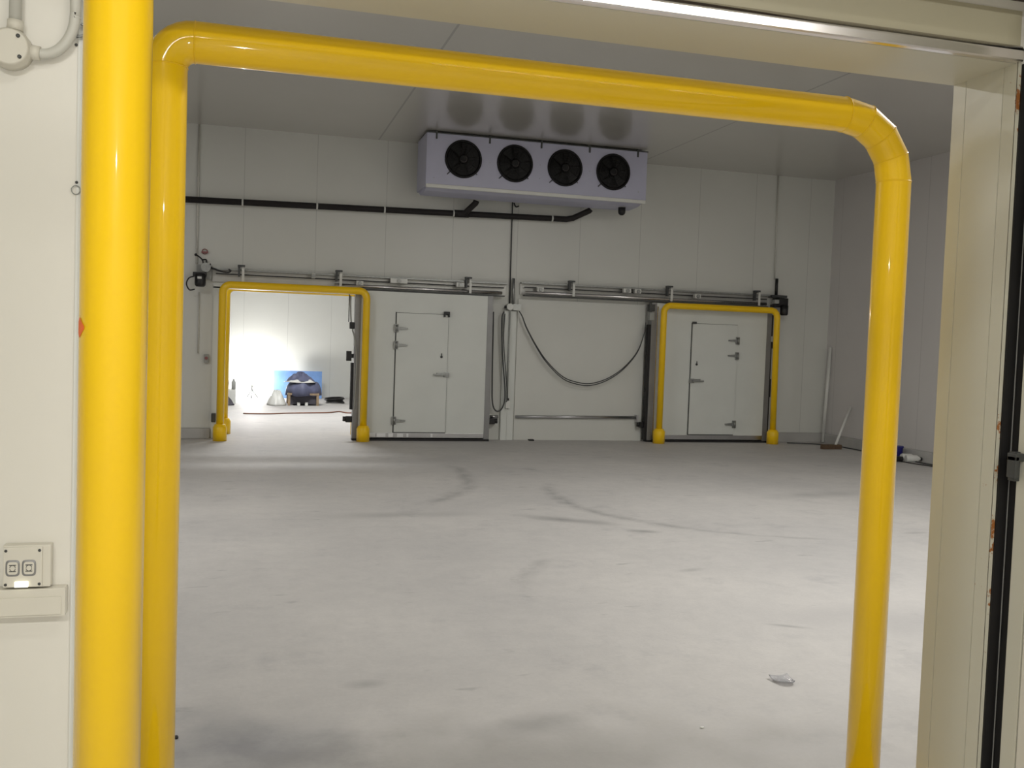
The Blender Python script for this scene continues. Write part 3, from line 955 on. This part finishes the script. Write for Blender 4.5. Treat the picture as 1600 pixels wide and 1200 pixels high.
# clutter: blue bottle, two white bottles, black tool, hose
base = P3(1421, 722, 0.0)
bx, by = base.x, base.y


def bottle(x, y, z, ang, L, r, body, label, capm):
    t = thing('bottle', (x, y, z), label, 'bottle', 'bottles lying by the right wall')
    d = Vector((math.cos(ang), math.sin(ang), 0))
    p = Vector((x, y, z + r))
    MB().lathe(p, d, [(r * 0.9, 0), (r, 0.01), (r, L * 0.7), (r * 0.45, L * 0.85), (r * 0.45, L * 0.9)], 16).build('body', body, t)
    MB().lathe(p + d * L * 0.9, d, [(r * 0.5, 0), (r * 0.5, L * 0.1)], 12).build('cap', capm, t)


bottle(bx - 0.05, by + 0.02, 0.0, -0.25, 0.23, 0.05, M['white'], 'white bottle lying by the right wall, nearer of the two', M['black'])
bottle(bx - 0.0, by + 0.18, 0.0, -0.10, 0.22, 0.05, M['white'], 'white bottle lying by the right wall, below the blue tub', M['white'])
tt = thing('tub', (bx + 0.06, by + 0.34, 0.0), 'small dark blue tub by the right wall, behind white bottles', 'tub')
MB().lathe((bx + 0.06, by + 0.34, 0.0), (0, 0, 1), [(0.06, 0), (0.07, 0.16), (0.074, 0.17)], 18).build('body', M['dblue'], tt)
MB().lathe((bx + 0.06, by + 0.34, 0.17), (0, 0, 1), [(0.078, 0), (0.078, 0.02), (0.07, 0.025)], 18).build('lid', M['dblue'], tt)
dt = thing('power_tool', (bx - 0.20, by + 0.05, 0.0), 'black hand tool on the floor left of the white bottles', 'tool')
MB().tube([(bx - 0.30, by + 0.05, 0.045), (bx - 0.12, by + 0.0, 0.045)], [0.045, 0.035], 14).build('body', M['black'], dt)
MB().tube([(bx - 0.27, by + 0.05, 0.05), (bx - 0.30, by + 0.17, 0.03)], 0.025, 10).build('grip', M['black'], dt)
hp = [(bx - 0.12, by + 0.32, 0.02), (bx - 0.2, by + 0.42, 0.10), (bx - 0.34, by + 0.36, 0.09), (bx - 0.40, by + 0.28, 0.02), (bx - 0.22, by + 0.30, 0.02), (bx - 0.05, by + 0.44, 0.06), (bx + 0.12, by + 0.48, 0.012)]
tag(MB().tube(smooth_path(hp, 6), 0.014, 8).build('hose', M['black']), 'black hose coiled behind the black tool by the right wall', 'hose')

# ------------------------------------------------------------------ room beyond the open doorway
lx, ly, lz = 0.14, 22.70, 0.42
t = thing('work_lamp', (lx, ly, 0), 'blazing work lamp on a low stand in the room beyond', 'lamp')
sd = MB()
for k in range(3):
    a = 2 * PI * k / 3 + 0.4
    sd.cyl((lx, ly, 0.20), (lx + 0.14 * math.cos(a), ly + 0.14 * math.sin(a), 0.01), 0.010, 8)
sd.cyl((lx, ly, 0.10), (lx, ly, lz - 0.10), 0.014, 10)
sd.build('stand', M['dgrey'], t)
MB().lathe((lx, ly, lz - 0.14), (0, 0, 1), [(0.03, 0), (0.035, 0.05), (0.03, 0.07)], 14).build('socket', M['white'], t)
MB().lathe((lx, ly, lz - 0.07), (0, 0, 1), [(0.03, 0), (0.06, 0.04), (0.075, 0.09), (0.06, 0.14), (0.02, 0.165)], 20).build('bulb', M['lampglow'], t)

# blue board leaning on the back wall
bd = MB().box(0.62, 1.72, 22.86, 22.91, 0.0, 0.64, rot=Matrix.Rotation(-0.10, 3, 'X'), piv=(1.1, 22.9, 0))
tag(bd.build('foam_board', M['blue']), 'blue foam board leaning behind the covered cart', 'board')

# cart with tarpaulin heap
cx0, cx1, cy0, cy1 = 0.86, 1.49, 20.6, 21.3
t = thing('cart', ((cx0 + cx1) / 2, (cy0 + cy1) / 2, 0), 'low timber cart under a dark tarpaulin in the lit room', 'cart')
for x in (cx0 + 0.02, cx1 - 0.02):
    for y in (cy0 + 0.02, cy1 - 0.02):
        MB().box(x - 0.025, x + 0.025, y - 0.025, y + 0.025, 0, 0.22, 0.004).build('leg', M['timber'], t)
MB().box(cx0 - 0.01, cx1 + 0.01, cy0 - 0.01, cy1 + 0.01, 0.22, 0.262, 0.005).build('deck', M['timber'], t)
MB().box(cx0 + 0.05, cx1 - 0.05, cy0 + 0.05, cy1 - 0.05, 0.03, 0.2, 0.005).build('lower_crate', M['bag'], t)
for x in (1.08, 1.24):
    MB().box(x - 0.03, x + 0.03, cy0 - 0.005, cy0 + 0.05, 0.0, 0.07, 0.01).build('foot_block', M['white'], t)


def heap(name, cx, cy, rx, ry, z0, h, material, label, cat, seed, skirt=None, pw=2.0):
    """crumpled cloth heap: domed grid with folds, closed below"""
    rnd = random.Random(seed)
    ph = [rnd.uniform(0, 6.3) for _ in range(6)]
    mb = MB()
    n, mm = 40, 16
    rings = []
    for j in range(mm + 1):
        f = j / mm
        row = []
        for i in range(n):
            a = 2 * PI * i / n
            wob = 1 + 0.06 * math.sin(3 * a + ph[0]) + 0.05 * math.sin(5 * a + ph[1]) + 0.03 * math.sin(9 * a + ph[2])
            rad = f * wob
            zz = h * (1 - f ** pw) + 0.035 * math.sin(4 * a + 6 * f + ph[3]) * f * (1 - f) * 3 + 0.02 * math.sin(8 * a - 9 * f + ph[4]) * (1 - f)
            if skirt and j == mm:
                zz = -skirt * (0.75 + 0.25 * math.sin(6 * a + ph[5]))
            row.append(mb.bm.verts.new((cx + rx * rad * math.cos(a), cy + ry * rad * math.sin(a), max(0.004, z0 + zz))))
        rings.append(row)
    for j in range(mm):
        for i in range(n):
            f = mb.bm.faces.new((rings[j][i], rings[j][(i + 1) % n], rings[j + 1][(i + 1) % n], rings[j + 1][i]))
            f.smooth = True
    mb.bm.faces.new(rings[-1])
    bmesh.ops.remove_doubles(mb.bm, verts=mb.bm.verts, dist=0.0005)
    return tag(mb.build(name, material), label, cat)


heap('tarpaulin', 1.17, 20.92, 0.37, 0.42, 0.265, 0.22, M['tarp'], 'dark blue-grey tarpaulin bundled on the timber cart', 'tarpaulin', 3, skirt=0.07, pw=9.0)
heap('white_cloth', 1.12, 20.90, 0.31, 0.36, 0.487, 0.03, M['white'], 'white layer between the tarpaulin and the jacket, standing for a lit fold', 'sheet', 5, pw=9.0)  # white layer stands for the lamp-lit fold of the bundle
heap('jacket', 1.12, 20.95, 0.285, 0.29, 0.512, 0.18, M['tarp'], 'dark crumpled jacket heaped on top of the cart’s bundle', 'jacket', 11, pw=1.5)
heap('white_cloth', 0.63, 20.78, 0.19, 0.34, 0.0, 0.30, M['white'], 'white sheet slumped on the floor at the cart’s lamp side', 'sheet', 12, pw=2.6)
# cable coil, floor hose, left clutter
cc = MB()
for k in range(6):
    cc.torus((1.90 + 0.02 * math.sin(k * 2), 21.5 + 0.02 * math.cos(k * 3), 0.02 + 0.018 * k), (0.08 * math.sin(k), 0.05 * math.cos(k * 2), 1), 0.18 + 0.012 * (k % 3), 0.014, 28, 6)
tag(cc.build('cable_coil', M['black']), 'black cable coil on the floor right of the blue board', 'cable coil')
hs = [onfloor(x, y, 0.012) for x, y in ((380, 646), (420, 646.5), (450, 645.5), (490, 645), (515, 644.5), (530, 643), (542, 645), (560, 645))]
tag(MB().tube(smooth_path(hs, 5), 0.012, 8).build('floor_hose', M['brown']), 'thin brown hose across the floor of the lit room', 'hose')
heap('cloth_bag', -0.44, 20.5, 0.22, 0.18, 0.0, 0.17, M['bag'], 'dark cloth bag on the floor left of the work lamp', 'bag', 21, pw=2.4)
tag(MB().box(-0.62, -0.20, 20.75, 21.2, 0.0, 0.30, 0.02).build('carton', M['white']), 'white carton behind the dark cloth bag', 'carton')
tag(MB().lathe((-0.42, 20.95, 0.302), (0, 0, 1), [(0.07, 0), (0.085, 0.14), (0.08, 0.19), (0.04, 0.22), (0.035, 0.25)], 18).build('canister', M['dgrey']), 'dark canister standing on the white carton', 'canister')
tag(MB().lathe((-0.245, 20.90, 0.302), (0, 0, 1), [(0.04, 0), (0.045, 0.15), (0.02, 0.20), (0.018, 0.22)], 14).build('spray_can', M['grey']), 'slim grey can on the white carton, right of the canister', 'can')

# ------------------------------------------------------------------ near wall fittings, left of the doorway
yw = YN0
t = thing('junction_box', (-0.470, yw, 2.06), 'round grey conduit box at the top left of the picture', 'junction box')
MB().lathe((-0.470, yw - 0.0005, 2.098), (0, -1, 0), [(0.040, 0), (0.040, 0.026), (0.036, 0.032), (0.036, 0.036), (0.033, 0.038)], 32).build('body', M['trunk'], t)
for a in (0.9, 2.5, -0.75):
    MB().lathe((-0.470 + 0.028 * math.cos(a), yw - 0.038, 2.098 + 0.028 * math.sin(a)), (0, -1, 0), [(0.004, 0), (0.004, 0.002), (0.002, 0.003)], 10).build('screw', M['dgrey'], t)
MB().cyl((-0.463, yw - 0.016, 2.135), (-0.462, yw - 0.016, 2.155), 0.0155, 16).build('coupler', M['trunk'], t)
MB().cyl((-0.434, yw - 0.016, 2.096), (-0.416, yw - 0.016, 2.0945), 0.0145, 16).build('coupler', M['trunk'], t)
tag(MB().cyl((-0.4625, yw - 0.016, 2.153), (-0.4605, yw - 0.016, 2.9), 0.0120, 16).build('conduit', M['pvc']), 'straight grey conduit rising from the round box, top left', 'conduit')
cp = [(-0.418, yw - 0.016, 2.0945), (-0.40, yw - 0.016, 2.0965), (-0.382, yw - 0.018, 2.106), (-0.366, yw - 0.02, 2.124), (-0.355, yw - 0.02, 2.150), (-0.351, yw - 0.02, 2.18), (-0.351, yw - 0.02, 2.24), (-0.352, yw - 0.02, 2.9)]
tag(MB().tube(smooth_path(cp, 6), 0.0105, 16).build('conduit', M['pvc']), 'curved grey conduit bending up from the round box beside the yellow post', 'conduit')
t = MB().torus((-0.345, yw - 0.012, 2.152), (0, 1, 0), 0.013, 0.0028, 18, 6, 0.3, 4.2)
t.cyl((-0.350, yw - 0.014, 2.141), (-0.350, yw - 0.0005, 2.141), 0.003, 8)
tag(t.build('conduit_clip', M['galv']), 'small metal clip beside the curved conduit', 'clip')
tag(MB().lathe((-0.3515, yw - 0.0005, 2.124), (0, -1, 0), [(0.003, 0), (0.003, 0.002), (0.0015, 0.003)], 10).build('screw', M['dgrey']), 'dark screw below the curved conduit’s clip', 'screw')
t = thing('hook', (-0.347, yw, 1.82), 'tiny screw hook with a ring on the wall edge, left of the post', 'hook')
MB().torus((-0.3475, yw - 0.006, 1.827), (0.15, 1, 0), 0.009, 0.0011, 20, 6).build('ring', M['galv'], t)
MB().lathe((-0.3465, yw - 0.0005, 1.843), (0, -1, 0), [(0.003, 0), (0.003, 0.006), (0.001, 0.010)], 10).build('eyelet', M['dgrey'], t)

# duplex socket with white label; glow stands in for its reflected light
t = thing('wall_socket', (-0.432, yw, 1.01), 'cream double socket on the near wall, above the trunking', 'socket')
MB().box(-0.472, -0.382, yw - 0.030, yw - 0.0005, 1.004, 1.092, 0.004).build('back_box', M['trunk'], t)
MB().box(-0.4700, -0.3970, yw - 0.036, yw - 0.030, 1.006, 1.089, 0.002).build('faceplate', M['trunk'], t)
for sx in (-0.4520, -0.4215):
    o = MB()
    y = yw - 0.0365
    # rounded frame of an outlet
    n = 28
    def rr(hx, hz, k):
        a = 2 * PI * k / n
        c_, s_ = math.cos(a), math.sin(a)
        e_ = 0.45
        return (hx * math.copysign(abs(c_) ** e_, c_), hz * math.copysign(abs(s_) ** e_, s_))
    outer = [rr(0.0135, 0.0170, k) for k in range(n)]
    inner = [rr(0.0100, 0.0130, k) for k in range(n)]
    vo = [o.bm.verts.new((sx + u, y, 1.046 + v)) for u, v in outer]
    vi = [o.bm.verts.new((sx + u, y - 0.001, 1.046 + v)) for u, v in inner]
    vb = [o.bm.verts.new((sx + u, y + 0.001, 1.046 + v)) for u, v in outer]
    for k in range(n):
        j = (k + 1) % n
        o.bm.faces.new((vo[k], vo[j], vi[j], vi[k]))
        o.bm.faces.new((vb[k], vb[j], vo[j], vo[k]))
    oo = o.build('outlet', M['edge'], t)
    MB().prism([(sx + u, 1.046 + v) for u, v in inner], 1, y - 0.0008, y + 0.0005).build('outlet_face', M['trunk'], oo)
    for dz in (-0.0065, 0.0065):
        s_ = MB().box(sx - 0.0065, sx + 0.0065, y - 0.0016, y - 0.0006, 1.046 + dz - 0.0008, 1.046 + dz + 0.0008)
        s_.torus((sx, y - 0.001, 1.046 + dz * 0.12), (0, 1, 0), 0.0052, 0.0006, 14, 4, -PI / 2 if dz > 0 else PI / 2, PI / 2 if dz > 0 else 3 * PI / 2)
        s_.build('slots', M['dgrey'], oo)
for x, z in ((-0.465, 1.082), (-0.402, 1.082), (-0.465, 1.012), (-0.402, 1.012)):
    MB().lathe((x, yw - 0.036, z), (0, -1, 0), [(0.0030, 0), (0.0030, 0.001), (0.001, 0.002)], 10).build('screw', M['dgrey'], t)
lbl = MB().box(-0.4480, -0.4220, yw - 0.0405, yw - 0.036, 1.0065, 1.0185, 0.0018)
lbl.build('socket_label', glow('label_reflection_glow', (1.0, 0.98, 0.78, 1), 1.3), t)['label'] = 'white label, its bright reflection put in as glow'

t = thing('cable_trunking', (-1.4, yw, 0.94), 'cream horizontal trunking below the double socket', 'trunking')
MB().box(-2.8, -0.353, yw - 0.034, yw - 0.0005, 0.942, 1.001, 0.002).build('channel', M['trunk'], t)
MB().box(-2.8, -0.360, yw - 0.038, yw - 0.034, 0.947, 0.984, 0.0015).build('cover', M['trunk'], t)

# ------------------------------------------------------------------ outer sliding door, pushed aside to the right
t = thing('sliding_door', (3.2, 2.05, 0), 'pale outer sliding door pushed aside, seen edge-on at the right', 'door')
MB().box(2.02, 4.35, 1.985, 2.074, 0.03, 2.50, 0.003).build('panel', M['trunk'], t)
MB().box(2.018, 4.35, 2.078, 2.128, 0.03, 2.50, 0.002).build('edge_profile', M['cream'], t)
MB().box(2.03, 4.35, 2.073, 2.079, 0.03, 2.50).build('joint', M['dgrey'], t)
MB().box(2.035, 4.30, 2.128, 2.170, 0.03, 2.48, 0.004).build('gap_shade_fill', M['rubber'], t)  # black filler stands in for the deep shade behind the door
b = MB().box(2.000, 2.025, 2.118, 2.140, 1.215, 1.295, 0.003)
b.box(1.990, 2.032, 2.105, 2.135, 1.27, 1.292, 0.003)
b.box(1.990, 2.004, 2.105, 2.135, 1.225, 1.285, 0.003)
b.build('catch', M['dgrey'], t)
sg = MB().box(2.001, 2.034, YN0 - 0.008, YN0, 0, 2.34)  # black strip put in for the shade beside the door gap
tag(sg.build('gap_shade_strip', M['rubber']), 'black strip standing for shade on the wall beside the right jamb', 'gasket')
tk = MB().box(-0.2, 4.6, 2.02, YN0 - 0.0005, 2.505, 2.60, 0.004)
tag(tk.build('door_track', M['track']), 'dark track above the near lintel, at the picture’s top right', 'door track')

# ------------------------------------------------------------------ litter on the floor inside
ps = onfloor(1225, 1066, 0.0)
mb = MB()
n, k = 14, 6
rows = []
for i in range(n + 1):
    u = i / n
    row = []
    for j in range(k + 1):
        v = j / k
        x = (u - 0.5) * 0.10
        yv = (v - 0.5) * 0.11
        z = 0.006 + 0.010 * (2 * v - 1) ** 4 + 0.004 * math.sin(5 * u + 2 * v) + 0.008 * max(0, u - 0.7)
        if v < 0.2:
            x *= 0.85
        row.append(mb.bm.verts.new((ps.x + x, ps.y + yv + 0.02 * (u - 0.5) ** 2 * 6 * (1 if v < 0.5 else 0), z)))
    rows.append(row)
for i in range(n):
    for j in range(k):
        f = mb.bm.faces.new((rows[i][j], rows[i + 1][j], rows[i + 1][j + 1], rows[i][j + 1]))
        f.smooth = True
sc = mb.build('plastic_film', M['clear'])
md = sc.modifiers.new('thick', 'SOLIDIFY')
md.thickness = 0.0012
tag(sc, 'crumpled scrap of clear plastic film on the floor, lower right', 'litter')
p = onfloor(275, 1154, 0.0)
bt = MB().lathe((p.x, p.y, 0.0), (0, 0, 1), [(0.008, 0), (0.009, 0.006), (0.006, 0.011)], 10)
tag(bt.build('bolt_head', M['black']), 'small black bolt head on the floor beside the left post', 'bolt')
p = onfloor(1097, 1138, 0.0)
tag(MB().sphere((p.x, p.y, 0.004), 0.010, (1.0, 0.5, 0.4), 10).build('paper_crumb', M['white']), 'tiny white crumb on the floor left of the plastic film', 'litter')

# ------------------------------------------------------------------ light
def area(name, loc, aim, size, size_y, watts, col=(1, 1, 1)):
    d = bpy.data.lights.new(name, 'AREA')
    d.shape = 'RECTANGLE'
    d.size, d.size_y = size, size_y
    d.energy = watts
    d.color = col
    o = bpy.data.objects.new(name, d)
    COL.objects.link(o)
    o.location = loc
    v = Vector(aim) - Vector(loc)
    o.rotation_euler = v.to_track_quat('-Z', 'Y').to_euler()
    return o


# cold room ceiling lamps, in the part of the ceiling hidden by the lintel and posts
area('room_lamp', (5.0, 4.0, 4.32), (5.0, 4.0, 0), 1.4, 0.3, 162, (1.0, 0.985, 0.96))
area('room_lamp', (5.0, 8.0, 4.32), (5.0, 8.0, 0), 1.4, 0.3, 66, (1.0, 0.985, 0.96))
area('room_lamp', (-2.35, 7.8, 4.32), (-2.35, 7.8, 0), 1.4, 0.3, 108, (1.0, 0.985, 0.96))
# unseen fill added to brighten the room beyond
area('back_room_fill', (0.8, 17.8, 4.3), (0.8, 17.8, 0), 2.0, 0.6, 250, (1.0, 1.0, 1.0))
# corridor lamps behind and above the camera, one an added fill
area('corridor_light', (2.45, -2.0, 3.45), (2.45, -2.0, 0), 2.4, 0.25, 102, (1.0, 0.98, 0.94))
area('corridor_light', (-0.9, -1.9, 3.45), (-0.9, -1.9, 0), 1.2, 0.25, 80, (1.0, 0.98, 0.94))  # unseen fill, added to lift the left wall and post
area('corridor_light', (0.4, 0.6, 3.4), (0.4, 0.6, 0), 1.4, 0.15, 12, (1.0, 0.98, 0.93))
# the phone's own lamp next to the lens
fl = bpy.data.lights.new('phone_lamp', 'POINT')
fl.energy = 28.0
fl.shadow_soft_size = 0.006
fo = bpy.data.objects.new('phone_lamp', fl)
COL.objects.link(fo)
fo.location = CAM + RIGHT * 0.02 - FWD * 0.02 - UP * 0.015

wd = bpy.data.worlds.new('world')
scene.world = wd
wd.use_nodes = True
wd.node_tree.nodes['Background'].inputs[0].default_value = (0.9, 0.93, 1.0, 1)
wd.node_tree.nodes['Background'].inputs[1].default_value = 0.02

vs_ = scene.view_settings
vs_.view_transform = 'Standard'
vs_.look = 'None'
vs_.exposure = 0.0
vs_.gamma = 1.0
vs_.use_curve_mapping = False
for o in bpy.data.objects:
    if '_org' in o:
        del o['_org']
